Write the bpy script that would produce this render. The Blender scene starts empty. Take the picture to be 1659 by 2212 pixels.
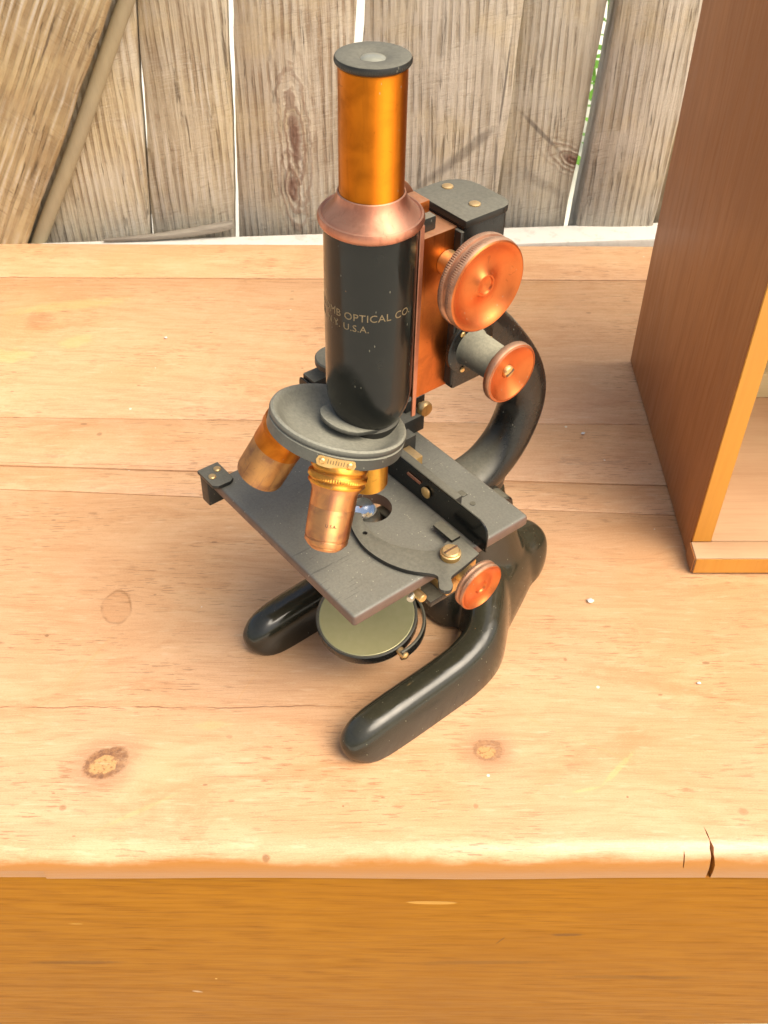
import bpy, bmesh, math, random
from mathutils import Vector, Matrix, noise as mnoise
random.seed(7)
R = math.radians
sc = bpy.context.scene
COL = sc.collection

# ---------------------------------------------------------------- camera
cam_d = bpy.data.cameras.new('camera'); cam = bpy.data.objects.new('camera', cam_d); COL.objects.link(cam)
cam.location = (0, 0, .456); cam.rotation_euler = (R(90 - 44), 0, 0)
cam_d.sensor_fit = 'VERTICAL'; cam_d.sensor_height = 36; cam_d.lens = 36 * 2240 / 2212
cam_d.clip_start = .01; cam_d.clip_end = 500
cam_d.dof.use_dof = True; cam_d.dof.focus_distance = .43; cam_d.dof.aperture_fstop = 56
sc.camera = cam

# ---------------------------------------------------------------- sky, sun, exposure
SUN_EL, SUN_AZ = 56, 122           # azimuth measured from +Y towards +X: sun to the right and in front
w = bpy.data.worlds.new('World'); sc.world = w; w.use_nodes = True
wn = w.node_tree.nodes; wl = w.node_tree.links
sky = wn.new('ShaderNodeTexSky'); sky.sky_type = 'NISHITA'; sky.sun_disc = False
sky.sun_elevation = R(SUN_EL); sky.sun_rotation = R(SUN_AZ)
sky.air_density = 1.0; sky.dust_density = 6.0; sky.ozone_density = 1.0
bg = wn['Background']; bg.inputs['Strength'].default_value = .085
wl.new(sky.outputs[0], bg.inputs[0])
sun_d = bpy.data.lights.new('sun', 'SUN'); sun = bpy.data.objects.new('sun', sun_d); COL.objects.link(sun)
sun_d.energy = 1.5; sun_d.angle = R(50); sun_d.color = (1, .93, .82)
sdir = Vector((math.sin(R(SUN_AZ)) * math.cos(R(SUN_EL)), math.cos(R(SUN_AZ)) * math.cos(R(SUN_EL)), math.sin(R(SUN_EL))))
sun.rotation_euler = sdir.to_track_quat('Z', 'Y').to_euler(); sun.location = (2, -2, 3)
vs = sc.view_settings; vs.view_transform = 'Standard'; vs.look = 'None'; vs.gamma = 1; vs.use_curve_mapping = False
vs.exposure = 1.3
vs.use_white_balance = True; vs.white_balance_temperature = 6950; vs.white_balance_tint = 9

# ---------------------------------------------------------------- node helpers
class NT:
    def __init__(s, name):
        s.m = bpy.data.materials.new(name); s.m.use_nodes = True
        s.t = s.m.node_tree; s.n = s.t.nodes; s.l = s.t.links; s.b = s.n['Principled BSDF']
    def new(s, typ, **kw):
        n = s.n.new(typ)
        for k, v in kw.items(): setattr(n, k, v)
        return n
    def put(s, sock, v):
        if hasattr(v, 'is_output') or isinstance(v, bpy.types.NodeSocket): s.l.new(v, sock)
        elif isinstance(v, (tuple, list)) and len(v) == 3 and sock.type == 'RGBA': sock.default_value = (*v, 1)
        else: sock.default_value = v
    def math(s, op, a, b=0, c=0, clamp=False):
        n = s.new('ShaderNodeMath', operation=op); n.use_clamp = clamp
        for i, v in enumerate((a, b, c)): s.put(n.inputs[i], v)
        return n.outputs[0]
    def mix(s, f, a, b, mode='MIX'):
        n = s.new('ShaderNodeMix', data_type='RGBA', blend_type=mode)
        s.put(n.inputs[0], f); s.put(n.inputs[6], a); s.put(n.inputs[7], b); return n.outputs[2]
    def ramp(s, f, *stops):
        n = s.new('ShaderNodeValToRGB'); r = n.color_ramp
        while len(r.elements) < len(stops): r.elements.new(.5)
        for e, (p, c) in zip(r.elements, stops):
            e.position = p; e.color = (*c, 1) if isinstance(c, tuple) else (c, c, c, 1)
        s.put(n.inputs[0], f); return n.outputs[0]
    def rng(s, v, a, b, c=0., d=1., smooth=True):
        n = s.new('ShaderNodeMapRange', interpolation_type='SMOOTHSTEP' if smooth else 'LINEAR')
        for i, q in enumerate((v, a, b, c, d)): s.put(n.inputs[i], q)
        return n.outputs[0]
    def coord(s, rnd=True):
        tc = s.new('ShaderNodeTexCoord').outputs['Object']
        if not rnd: return tc
        oi = s.new('ShaderNodeObjectInfo').outputs['Random']
        v = s.new('ShaderNodeCombineXYZ')
        s.put(v.inputs[0], s.math('MULTIPLY', oi, 3.1)); s.put(v.inputs[1], s.math('MULTIPLY', oi, 5.7)); s.put(v.inputs[2], s.math('MULTIPLY', oi, 2.3))
        a = s.new('ShaderNodeVectorMath', operation='ADD'); s.put(a.inputs[0], tc); s.put(a.inputs[1], v.outputs[0]); return a.outputs[0]
    def shift(s, v, x, y, z):
        a = s.new('ShaderNodeVectorMath', operation='ADD'); s.put(a.inputs[0], v); a.inputs[1].default_value = (x, y, z); return a.outputs[0]
    def scale(s, v, sx, sy, sz):
        a = s.new('ShaderNodeVectorMath', operation='MULTIPLY'); s.put(a.inputs[0], v); a.inputs[1].default_value = (sx, sy, sz); return a.outputs[0]
    def noise(s, v, sc_, det=4, rough=.55, dist=0.):
        n = s.new('ShaderNodeTexNoise'); s.put(n.inputs['Vector'], v)
        n.inputs['Scale'].default_value = sc_; n.inputs['Detail'].default_value = det
        n.inputs['Roughness'].default_value = rough; n.inputs['Distortion'].default_value = dist
        return n.outputs['Fac']
    def bump(s, h, dist, strength=1., prev=None):
        n = s.new('ShaderNodeBump'); n.inputs['Strength'].default_value = strength; n.inputs['Distance'].default_value = dist
        s.put(n.inputs['Height'], h)
        if prev is not None: s.put(n.inputs['Normal'], prev)
        return n.outputs[0]
    def set(s, **kw):
        names = dict(base='Base Color', rough='Roughness', metal='Metallic', normal='Normal', coat='Coat Weight', crough='Coat Roughness',
                     aniso='Anisotropic', arot='Anisotropic Rotation', tangent='Tangent', spec='Specular IOR Level', trans='Transmission Weight', ior='IOR')
        for k, v in kw.items(): s.put(s.b.inputs[names[k]], v)
        return s

def dustmask(t, lo=.45, hi=.98, amt=.8, nscale=220):
    g = t.new('ShaderNodeNewGeometry').outputs['Normal']
    z = t.new('ShaderNodeSeparateXYZ'); t.put(z.inputs[0], g)
    up = t.rng(z.outputs[2], lo, hi)
    c = t.coord(False)
    n = t.rng(t.noise(c, nscale * 3, 6, .7), .3, .7, .7, 1)
    big = t.rng(t.noise(c, 30, 3), .3, .7, .82, 1.)
    return t.math('MULTIPLY', t.math('MULTIPLY', up, amt), t.math('MULTIPLY', n, big))

def flecks(t, thr=.78, scale=900):
    c = t.coord(False)
    v = t.new('ShaderNodeTexVoronoi', feature='F1'); t.put(v.inputs['Vector'], t.scale(c, 1, 1, .45)); v.inputs['Scale'].default_value = scale
    near = t.math('LESS_THAN', v.outputs['Distance'], .22)
    s = t.new('ShaderNodeSeparateColor'); t.put(s.inputs[0], v.outputs['Color'])
    return t.math('MULTIPLY', near, t.math('GREATER_THAN', s.outputs[0], thr))

def enamel(name, dust=.8, rough=.22, base=(.010, .010, .009), dlo=.4, dcol=(.20, .19, .14), thr=.95, spec=.4, fm=.035):
    t = NT(name)
    c = t.coord(False)
    d = dustmask(t, dlo, .99, dust)
    film = t.rng(t.noise(c, 60, 5, .6), .45, .8, 0., fm)
    d = t.math('MAXIMUM', d, film)
    d = t.math('MAXIMUM', d, t.math('MULTIPLY', flecks(t, thr), .55))
    sm = t.noise(c, 140, 4)
    chip = t.math('MULTIPLY', t.rng(t.noise(c, 330, 3, .6), .735, .755), t.rng(t.noise(t.shift(c, 2, 2, 2), 45, 2), .52, .60))
    t.set(base=t.mix(t.math('MULTIPLY', chip, .8), t.mix(d, base, dcol), (.26, .13, .06)), rough=t.math('ADD', t.math('MULTIPLY', d, .55), t.rng(sm, .3, .7, rough - .05, rough + .1), clamp=True), spec=spec)
    t.set(normal=t.bump(t.noise(c, 420, 3), .00003, .4))
    return t.m

def metal(name, col, dark, rough=.3, aniso=.0, axis='Z', dust=.35, wear=.5, arot=.25, dcol=(.42, .36, .25), thr=.95):
    t = NT(name)
    c = t.coord(False)
    n = t.noise(c, 95, 5, .62, .6); n2 = t.noise(c, 480, 4, .6)
    base = t.mix(t.rng(n, .42, .72, 0, wear), col, dark)
    base = t.mix(t.rng(n2, .62, .74, 0, .25), base, dark)
    sk = t.noise(t.scale(c, 1, 1, .07), 360, 4, .6); base = t.mix(t.rng(sk, .55, .70, 0, wear * .9), base, dark)
    sp = t.noise(t.shift(c, 1, 1, 1), 230, 2, .5, 1.); base = t.mix(t.rng(sp, .70, .74, 0, .3), base, (dark[0] * .6, dark[1] * .6, dark[2] * .6))
    d = t.math('MAXIMUM', dustmask(t, .25, .95, dust), t.math('MULTIPLY', flecks(t, thr, 1100), .5))
    base = t.mix(d, base, dcol)
    t.set(base=base, metal=t.math('SUBTRACT', 1, t.math('MULTIPLY', d, .9)), rough=t.math('ADD', t.math('MULTIPLY', d, .4), t.rng(n, .3, .75, rough - .04, rough + .1)))
    if aniso:
        tg = t.new('ShaderNodeTangent', direction_type='RADIAL', axis=axis)
        t.set(aniso=aniso, arot=arot, tangent=tg.outputs[0])
    t.set(normal=t.bump(t.noise(c, 700, 3), .00004, .5))
    return t.m

def wood(name, light, dark, along=0, ring=16, ringamt=.45, fib=.4, blotch=.35, blotchcol=None, rough=.45, bump=.0002, fscale=1., coat=0., marks=None, rnd=True, dist=5., spec=.5, warp=None, wf=(1., .5)):
    t = NT(name); c0 = t.coord(False); c = t.coord(rnd)
    if warp: c = warp(t, c0, c)
    st = [1., 1., 1.]; st[along] = .06
    cs = t.scale(c, *st)
    warp = t.noise(cs, 7, 3, .5)
    f1 = t.noise(cs, 150 * fscale, 6, .74, .4)
    st2 = [1., 1., 1.]; st2[along] = .025
    f2 = t.noise(t.scale(c, *st2), 900 * fscale, 3, .6)
    wv = t.new('ShaderNodeTexWave', wave_type='BANDS', bands_direction='DIAGONAL', wave_profile='SIN')
    st3 = [1., 1., 1.]; st3[along] = .12
    t.put(wv.inputs['Vector'], t.scale(c, *st3)); wv.inputs['Scale'].default_value = ring; wv.inputs['Distortion'].default_value = dist
    wv.inputs['Detail'].default_value = 2; wv.inputs['Detail Scale'].default_value = 1.2
    g = t.math('MULTIPLY', t.rng(wv.outputs['Fac'], .35, 1.), ringamt)
    g = t.math('ADD', g, t.math('MULTIPLY', t.rng(f1, .42, .72), fib * wf[0]))
    g = t.math('ADD', g, t.math('MULTIPLY', t.rng(f2, .45, .7), fib * wf[1]))
    g = t.math('MULTIPLY', g, 1., clamp=True)
    col = t.mix(g, light, dark)
    bl = t.rng(t.noise(c, 9, 4, .55, .8), .38, .68, 0, blotch)
    col = t.mix(bl, col, blotchcol or dark)
    h = t.math('ADD', t.math('MULTIPLY', f2, .6), t.math('MULTIPLY', f1, .7))
    rg = t.rng(f1, .3, .8, rough - .06, rough + .12)
    t.set(spec=spec)
    if marks: col, h = marks(t, c0, col, h)
    t.set(base=col, rough=rg, normal=t.bump(h, bump, .8))
    if coat: t.set(coat=coat, crough=.25)
    return t.m

def spot(t, c, x, y, rx, ry, rot=0., wob=.35, ns=90):
    """elliptical distance (1 at the rim) round a mark on the lid"""
    s = t.new('ShaderNodeSeparateXYZ'); t.put(s.inputs[0], c)
    dx = t.math('SUBTRACT', s.outputs[0], x); dy = t.math('SUBTRACT', s.outputs[1], y)
    ca, sa = math.cos(rot), math.sin(rot)
    u = t.math('ADD', t.math('MULTIPLY', dx, ca / rx), t.math('MULTIPLY', dy, sa / rx))
    v = t.math('ADD', t.math('MULTIPLY', dx, -sa / ry), t.math('MULTIPLY', dy, ca / ry))
    d = t.math('SQRT', t.math('ADD', t.math('MULTIPLY', u, u), t.math('MULTIPLY', v, v)))
    return t.math('ADD', d, t.math('MULTIPLY', t.math('SUBTRACT', t.noise(c, ns, 3), .5), wob))

def lidwarp(t, c0, c):
    p = t.shift(c0, 0, .52, 0); s = t.new('ShaderNodeSeparateXYZ'); t.put(s.inputs[0], p); tot = None
    for (x, y, rx, ry) in ((-.1405, .2894, .030, .014), (.0534, .297, .026, .011), (-.1545, .3929, .034, .018), (-.27, .69, .05, .03), (.16, .44, .06, .02)):
        u = t.math('DIVIDE', t.math('SUBTRACT', s.outputs[0], x), rx); dy = t.math('SUBTRACT', s.outputs[1], y); v = t.math('DIVIDE', dy, ry)
        e = t.math('POWER', 2.718, t.math('MULTIPLY', t.math('ADD', t.math('MULTIPLY', u, u), t.math('MULTIPLY', v, v)), -1.))
        k = t.math('MULTIPLY', t.math('MULTIPLY', dy, e), -.85); tot = k if tot is None else t.math('ADD', tot, k)
    sw = t.math('MULTIPLY', t.math('SUBTRACT', t.noise(t.scale(p, .35, 1, 1), 11, 2), .5), .03)
    q = t.new('ShaderNodeCombineXYZ'); t.put(q.inputs[1], t.math('ADD', tot, sw))
    a = t.new('ShaderNodeVectorMath', operation='ADD'); t.put(a.inputs[0], c); t.put(a.inputs[1], q.outputs[0]); return a.outputs[0]

def frontmarks(t, c, col, h):
    c = t.shift(c, 0, .52, -.222); s = t.new('ShaderNodeSeparateXYZ'); t.put(s.inputs[0], c)
    q = t.new('ShaderNodeCombineXYZ'); t.put(q.inputs[0], s.outputs[0]); t.put(q.inputs[1], s.outputs[2]); q = q.outputs[0]
    d = spot(t, q, .024, -.048, .0128, .0019, -.03, .35, 140)
    col = t.mix(t.rng(d, 1.05, .85, 0, .75), col, (.56, .30, .07)); h = t.math('SUBTRACT', h, t.rng(d, 1.05, .9, 0, 2.))
    for (x, z, rx, rz, rot, a, cc) in ((.096, -.085, .010, .0020, 0, .6, (.13, .06, .02)), (.062, -.092, .006, .0006, 1.1, .6, (.13, .06, .02)), (-.108, -.160, .0035, .0012, -.3, .6, (.62, .50, .36)),
                                       (-.095, -.142, .0008, .0008, 0, .8, (.7, .45, .15)), (-.16, -.072, .004, .0006, 0, .6, (.6, .36, .1)), (-.17, -.12, .03, .003, .03, .45, (.14, .065, .02)), (.05, -.12, .05, .003, .02, .35, (.15, .07, .02)), (.14, -.14, .05, .003, -.02, .35, (.15, .07, .02))):
        d = spot(t, q, x, z, rx, rz, rot, .9, 220); col = t.mix(t.rng(d, 1.1, .5, 0, a), col, cc)
    return col, h

def lidmarks(t, c, col, h):
    c = t.shift(c, 0, .52, -.222)
    rim = (.15, .058, .024); heart = (.58, .33, .13); pale = (.68, .47, .2)
    for (x, y, rx, ry, rot, ring) in ((-.1405, .2894, .0118, .0088, .45, .88), (.0534, .297, .0080, .0068, 0, .62)):
        d = spot(t, c, x, y, rx, ry, rot, .22, 150); d = t.math('ADD', d, t.math('MULTIPLY', t.math('SUBTRACT', t.noise(c, 900, 2), .5), .22))
        col = t.mix(t.math('MULTIPLY', t.rng(d, 1.10, .90), ring), col, t.mix(t.rng(t.noise(c, 420, 3), .35, .65), rim, (.30, .14, .055)))
        d2 = spot(t, c, x - .0013, y - .0012, rx * .62, ry * .60, rot, .8, 240)
        col = t.mix(t.rng(d2, 1.05, .85, 0, .9), col, t.mix(t.rng(t.noise(c, 520, 2), .36, .50), (.34, .17, .065), heart))
        col = t.mix(t.math('MULTIPLY', t.rng(d, 2.4, 1., 0, .28), t.math('GREATER_THAN', d, 1.)), col, rim)
    d = spot(t, c, -.1545, .3929, .0083, .0125, .2, .45, 130)       # the ringed, paler knot
    col = t.mix(t.math('MULTIPLY', t.math('MULTIPLY', t.rng(d, 1.12, 1.0), t.rng(d, .84, .98, 0, .62)), t.rng(t.noise(c, 120, 3), .35, .6, .25, 1)), col, (.26, .11, .035)); col = t.mix(t.rng(d, 1.05, .85, 0, .42), col, (.52, .26, .115))
    for (x, y, rx, ry, a) in ((-.1952, .549, .0022, .0022, .6), (-.27, .69, .012, .016, .35), (-.19, .372, .0016, .0012, .8), (-.157, .264, .002, .0022, .6),
                              (.10, .355, .0012, .0012, .6), (.045, .265, .0015, .0015, .5), (-.075, .268, .0018, .001, .6), (.175, .262, .003, .0024, .5), (-.08, .305, .002, .0012, .6),
                              (.135, .545, .0017, .0014, .6), (-.056, .24, .0022, .0016, .8), (-.02, .265, .0007, .0007, .8), (.12, .27, .0007, .0007, .8)):
        d = spot(t, c, x, y, rx, ry, 0, .5, 400)
        col = t.mix(t.rng(d, 1.1, .5, 0, a), col, (.25, .13, .055))
    for (x, y, rx, ry, rot, a) in ((-.25, .71, .05, .008, .2, .5), (-.29, .64, .03, .01, .1, .5), (-.235, .66, .015, .008, .5, .5), (.118, .286, .014, .0016, .8, .6), (.1, .274, .008, .001, .2, .6), (-.09, .312, .011, .003, .1, .35), (-.12, .262, .02, .0014, .5, .35)):
        d = spot(t, c, x, y, rx, ry, rot, 1.2, 160)                 # places where the varnish is rubbed thin
        col = t.mix(t.rng(d, 1.1, .6, 0, a), col, pale)
    # short dark pores, hair-fine scratches, bleached top against the orange varnish left on the lower edge
    wr = t.rng(t.noise(t.scale(c, .38, 1, 1), 34, 8, .72, .6), .50, .62)
    col = t.mix(t.math('MULTIPLY', wr, .34), col, (.73, .49, .28))
    ws = t.rng(t.noise(t.shift(t.scale(c, .30, 1, 1), 9, 3, 1), 26, 8, .74, .8), .54, .66)
    col = t.mix(t.math('MULTIPLY', ws, .36), col, (.47, .215, .085))
    gr = t.rng(t.noise(t.shift(t.scale(c, .30, 1, 1), 2, 8, 1), 60, 6, .7, .5), .64, .72)
    col = t.mix(t.math('MULTIPLY', gr, .35), col, (.30, .18, .11))
    po = t.rng(t.noise(t.scale(c, .10, 1, 1), 900, 2, .5), .58, .65)
    pm = t.rng(t.noise(t.scale(c, .5, 1, 1), 24, 4, .6), .40, .62)
    col = t.mix(t.math('MULTIPLY', po, t.math('MULTIPLY', pm, .62)), col, (.27, .13, .055))
    fg = t.noise(t.scale(c, .35, 1, 1), 2600, 2, .6)
    col = t.mix(t.rng(fg, .56, .70, 0, .30), col, (.33, .16, .065)); col = t.mix(t.rng(fg, .44, .30, 0, .25), col, (.76, .58, .38))
    pl = t.rng(t.noise(t.shift(t.scale(c, .13, 1, 1), 4, 4, 4), 420, 3, .6), .58, .68)
    col = t.mix(t.math('MULTIPLY', pl, .30), col, (.74, .56, .36))
    for k, (ang, sc_) in enumerate(((.5, 240), (-1.1, 300), (1.4, 260))):
        rt = t.new('ShaderNodeVectorRotate', rotation_type='Z_AXIS'); t.put(rt.inputs['Vector'], c); rt.inputs['Angle'].default_value = ang
        sr = t.rng(t.noise(t.scale(rt.outputs[0], .02, 1, 1), sc_, 1, .4), .745, .765)
        col = t.mix(t.math('MULTIPLY', sr, t.rng(t.noise(t.shift(c, k, 0, 0), 14, 2), .5, .6, 0, .22)), col, (.62, .33, .11))
    sz = t.new('ShaderNodeSeparateXYZ'); t.put(sz.inputs[0], c)
    nz = t.math('ADD', sz.outputs[2], t.math('MULTIPLY', t.math('SUBTRACT', t.noise(t.scale(c, .5, 1, 1), 55, 5, .65), .5), .010))
    sy = t.rng(sz.outputs[1], .2440, .2418)
    col = t.mix(t.math('MULTIPLY', t.rng(nz, -.0022, -.0075, 0, .94), sy), col, (.36, .135, .010))
    s = t.new('ShaderNodeSeparateXYZ'); t.put(s.inputs[0], c)
    for (y0, sl, xa, xb, a) in ((.3238, .004, -.5, .0, .75), (.512, -.030, -.5, -.06, .5), (.7435, .0, -.12, .3, .6), (.4285, .02, .02, .2, .18)):
        dev = t.math('MULTIPLY', t.math('SUBTRACT', t.noise(t.scale(c, 1, .1, 0), 26, 4, .65), .5), .007)
        dd = t.math('ABSOLUTE', t.math('SUBTRACT', t.math('SUBTRACT', s.outputs[1], t.math('MULTIPLY_ADD', s.outputs[0], sl, y0)), dev))
        f = t.math('MULTIPLY', t.rng(dd, .00055, .0001, 0, a), t.math('MULTIPLY', t.rng(s.outputs[0], xb, xb - .05), t.rng(s.outputs[0], xa, xa + .05)))
        f = t.math('MULTIPLY', f, t.rng(t.noise(c, 55, 3), .38, .55, .25, 1))
        col = t.mix(f, col, (.22, .085, .03)); h = t.math('SUBTRACT', h, t.math('MULTIPLY', f, 1.5))
    # fine dark checks and scattered pale paint flecks
    v = t.new('ShaderNodeTexVoronoi', feature='F1'); t.put(v.inputs['Vector'], t.scale(c, 1, 1, 0.001)); v.inputs['Scale'].default_value = 95
    s = t.new('ShaderNodeSeparateColor'); t.put(s.inputs[0], v.outputs['Color'])
    pick = t.math('GREATER_THAN', s.outputs[0], .93)
    col = t.mix(t.math('MULTIPLY', t.math('LESS_THAN', v.outputs['Distance'], t.math('MULTIPLY', s.outputs[1], .1)), pick), col, (.75, .71, .6))
    v = t.new('ShaderNodeTexVoronoi', feature='F1'); t.put(v.inputs['Vector'], t.scale(c, .45, 1, 0.001)); v.inputs['Scale'].default_value = 150
    s = t.new('ShaderNodeSeparateColor'); t.put(s.inputs[0], v.outputs['Color'])
    pick = t.math('GREATER_THAN', s.outputs[0], .9)
    col = t.mix(t.math('MULTIPLY', t.math('LESS_THAN', v.outputs['Distance'], t.math('MULTIPLY', s.outputs[1], .16)), t.math('MULTIPLY', pick, .6)), col, (.22, .11, .05))
    return col, h

# ---------------------------------------------------------------- materials
M = {}
M['lid'] = wood('varnished_pine', (.66, .400, .225), (.42, .195, .075), 0, 55, .12, .30, .36, (.58, .30, .125), .36, .00016, 2.4, .36, lidmarks, True, 9, .5, lidwarp, (.8, 1.1))
M['front'] = wood('honey_pine', (.36, .145, .007), (.19, .066, .004), 0, 70, .2, .45, .35, (.28, .105, .006), .55, .00010, 1.9, 0., frontmarks, True, 9, .10, None, (.8, 1.))
M['mahogany'] = wood('brown_mahogany', (.40, .152, .042), (.27, .092, .024), 2, 34, .16, .35, .5, (.30, .105, .030), .5, .00006, 1.6, .1)
M['case_edge'] = wood('orange_shellac', (.60, .27, .035), (.47, .19, .022), 2, 14, .25, .35, .2, (.55, .24, .03), .4, .00005, .8, .2)
M['case_floor'] = wood('bare_case_wood', (.54, .34, .19), (.40, .22, .11), 0, 15, .25, .4, .5, (.58, .42, .24), .55, .00006)
M['pale_block'] = wood('pale_block_wood', (.62, .52, .28), (.5, .38, .18), 0, 15, .2, .3, .2, None, .6)
GREY = dict(rough=.8, bump=.0024, spec=.25)
def weathered(name, light, dark, bl, along=2, ring=15, dist=7., ringamt=.6, knots=(), smudges=(), silver=True, saws=(.38, .45)):
    def marks(t, c, col, h):
        if silver: c = t.shift(c, 0, .86, -.22)
        # close grain lines that the weather has raised
        wv = t.new('ShaderNodeTexWave', wave_type='BANDS', bands_direction='X' if along == 2 else 'Z', wave_profile='SIN')
        st = [1., 1., 1.]; st[along] = .09
        t.put(wv.inputs['Vector'], t.scale(c, *st)); wv.inputs['Scale'].default_value = 46; wv.inputs['Distortion'].default_value = 9
        wv.inputs['Detail'].default_value = 4; wv.inputs['Detail Scale'].default_value = .55; wv.inputs['Detail Roughness'].default_value = .62
        lines = t.math('MULTIPLY', t.rng(wv.outputs['Fac'], .45, .9), t.rng(t.noise(c, 34, 4), .35, .65, .25, 1.))
        col = t.mix(t.math('MULTIPLY', lines, .72), col, dark)
        col = t.mix(t.math('MULTIPLY', t.rng(wv.outputs['Fac'], .3, .0), t.rng(t.noise(t.shift(c, 1, 2, 3), 20, 4), .42, .62, 0., .6)), col, (.62, .58, .50))
        st = [1., 1., 1.]; st[along] = .05
        ck = t.rng(t.noise(t.scale(c, *st), 260, 4, .7, .5), .60, .70)
        col = t.mix(t.math('MULTIPLY', ck, .7), col, (.12, .085, .055))
        # saw marks across the grain
        st = [.10, .10, .10]; st[along] = 1.
        sw = t.new('ShaderNodeVectorRotate', rotation_type='Y_AXIS'); t.put(sw.inputs['Vector'], c); sw.inputs['Angle'].default_value = .22
        saw = t.noise(t.scale(sw.outputs[0], *st), 420, 5, .75, 2.2)
        sawm = t.rng(t.noise(t.shift(c, 7, 1, 2), 16, 3), .4, .6)
        col = t.mix(t.math('MULTIPLY', t.rng(saw, .52, .68), t.math('MULTIPLY', sawm, saws[0])), col, (.70, .65, .56))
        col = t.mix(t.math('MULTIPLY', t.rng(saw, .46, .34), t.math('MULTIPLY', sawm, saws[1])), col, (.17, .12, .075))
        yl = t.rng(t.noise(t.shift(c, 3, 5, 1), 13, 5, .65), .46, .64, 0, .35)
        col = t.mix(yl, col, t.mix(lines, (.62, .50, .27), (.34, .24, .11)))
        s = t.new('ShaderNodeSeparateXYZ'); t.put(s.inputs[0], c)
        if silver:
            sv = t.rng(t.math('ADD', s.outputs[2], t.math('MULTIPLY', t.noise(c, 22, 4), .12)), .14, .02, 0, .6)
            col = t.mix(sv, col, t.mix(t.noise(c, 160, 5, .7), (.20, .19, .165), (.46, .44, .39)))
        q = t.new('ShaderNodeCombineXYZ'); t.put(q.inputs[0], s.outputs[0]); t.put(q.inputs[1], s.outputs[2])
        for (x, z, rx, rz, rot) in knots:
            d = spot(t, q.outputs[0], x, z, rx, rz, rot, 1.3, 48)
            d = t.math('ADD', d, t.math('MULTIPLY', t.math('SUBTRACT', t.noise(c, 210, 3), .5), .5))
            rings = t.math('SINE', t.math('MULTIPLY', d, 7.))
            col = t.mix(t.math('MULTIPLY', t.rng(rings, .1, .9), t.rng(d, 4., .8, 0, .6)), col, (.21, .12, .08))
            col = t.mix(t.rng(d, 1., .45, 0, .75), col, (.17, .085, .06))
            h = t.math('ADD', h, t.math('MULTIPLY', t.math('MULTIPLY', rings, t.rng(d, 4., .6)), .25))
        for (x, z, rx, rz, rot, a) in smudges:
            d = spot(t, q.outputs[0], x, z, rx, rz, rot, 1.1, 60)
            col = t.mix(t.rng(d, 1.15, .4, 0, a), col, (.17, .15, .125))
        h = t.math('SUBTRACT', h, t.math('MULTIPLY', ck, .9))
        h = t.math('SUBTRACT', h, t.math('MULTIPLY', lines, .6))
        h = t.math('ADD', h, t.math('MULTIPLY', saw, .5))
        return col, h
    return wood(name, light, dark, along, ring, ringamt, .5, .5, bl, marks=marks, dist=dist, **GREY)
M['fence_a'] = weathered('weathered_fence_wood', (.58, .52, .40), (.29, .215, .135), (.52, .44, .30), ringamt=.35)
M['fence_knotty'] = weathered('knotty_fence_wood', (.60, .54, .43), (.29, .205, .13), (.54, .46, .34), knots=((-.075, .075, .0065, .030, .05), (-.079, .030, .005, .018, .1)), ring=13, dist=9, ringamt=.35)
M['fence_c'] = weathered('greyed_fence_wood', (.63, .58, .49), (.33, .275, .20), (.57, .53, .45), smudges=((.068, .062, .045, .0055, .72, .6), (.03, .03, .03, .004, .8, .4), (.0985, .12, .0012, .05, -.06, .9), (.096, .05, .0012, .04, .02, .8)), ring=11, dist=10, ringamt=.3)
M['fence_d'] = weathered('greyed_fence_wood_knot', (.63, .59, .48), (.33, .275, .20), (.57, .53, .45), knots=((.163, .052, .012, .0045, -.5),), smudges=((.135, .075, .03, .0022, -.75, .7), (.14, .03, .03, .006, -.5, .35)), ring=12, dist=9, ringamt=.3)
M['plank'] = weathered('rough_sawn_plank', (.50, .39, .23), (.27, .185, .095), (.44, .31, .155), 0, 14, 5, .35, silver=False, saws=(.25, .85))
M['pole'] = wood('peeled_pole', (.36, .31, .20), (.25, .20, .12), 2, 30, .15, .3, .5, (.30, .26, .18), .7, .0003, spec=.3)
M['stick'] = wood('grey_stick', (.30, .27, .22), (.14, .12, .10), 0, 20, .4, .6, .3, None, .85, .0006, spec=.2)
t = NT('white_paint'); c = t.coord()
t.set(base=t.mix(t.rng(t.noise(c, 60, 5, .7), .5, .72, 0, .5), (.66, .65, .60), (.36, .34, .29)), rough=.6, normal=t.bump(t.noise(c, 160, 5, .7), .0008)); M['white'] = t.m
t = NT('pale_concrete'); c = t.coord()
t.set(base=t.mix(t.noise(c, 8, 6, .7), (.60, .58, .50), (.75, .72, .62)), rough=.85, normal=t.bump(t.noise(c, 90, 5), .002)); M['concrete'] = t.m
t = NT('leaf_green'); c = t.coord()
t.set(base=t.mix(t.noise(c, 40, 3), (.10, .28, .03), (.2, .42, .05)), rough=.5, trans=0.); M['leaf'] = t.m
t = NT('pink_petal'); t.set(base=(.45, .03, .12), rough=.5); M['petal'] = t.m

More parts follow.
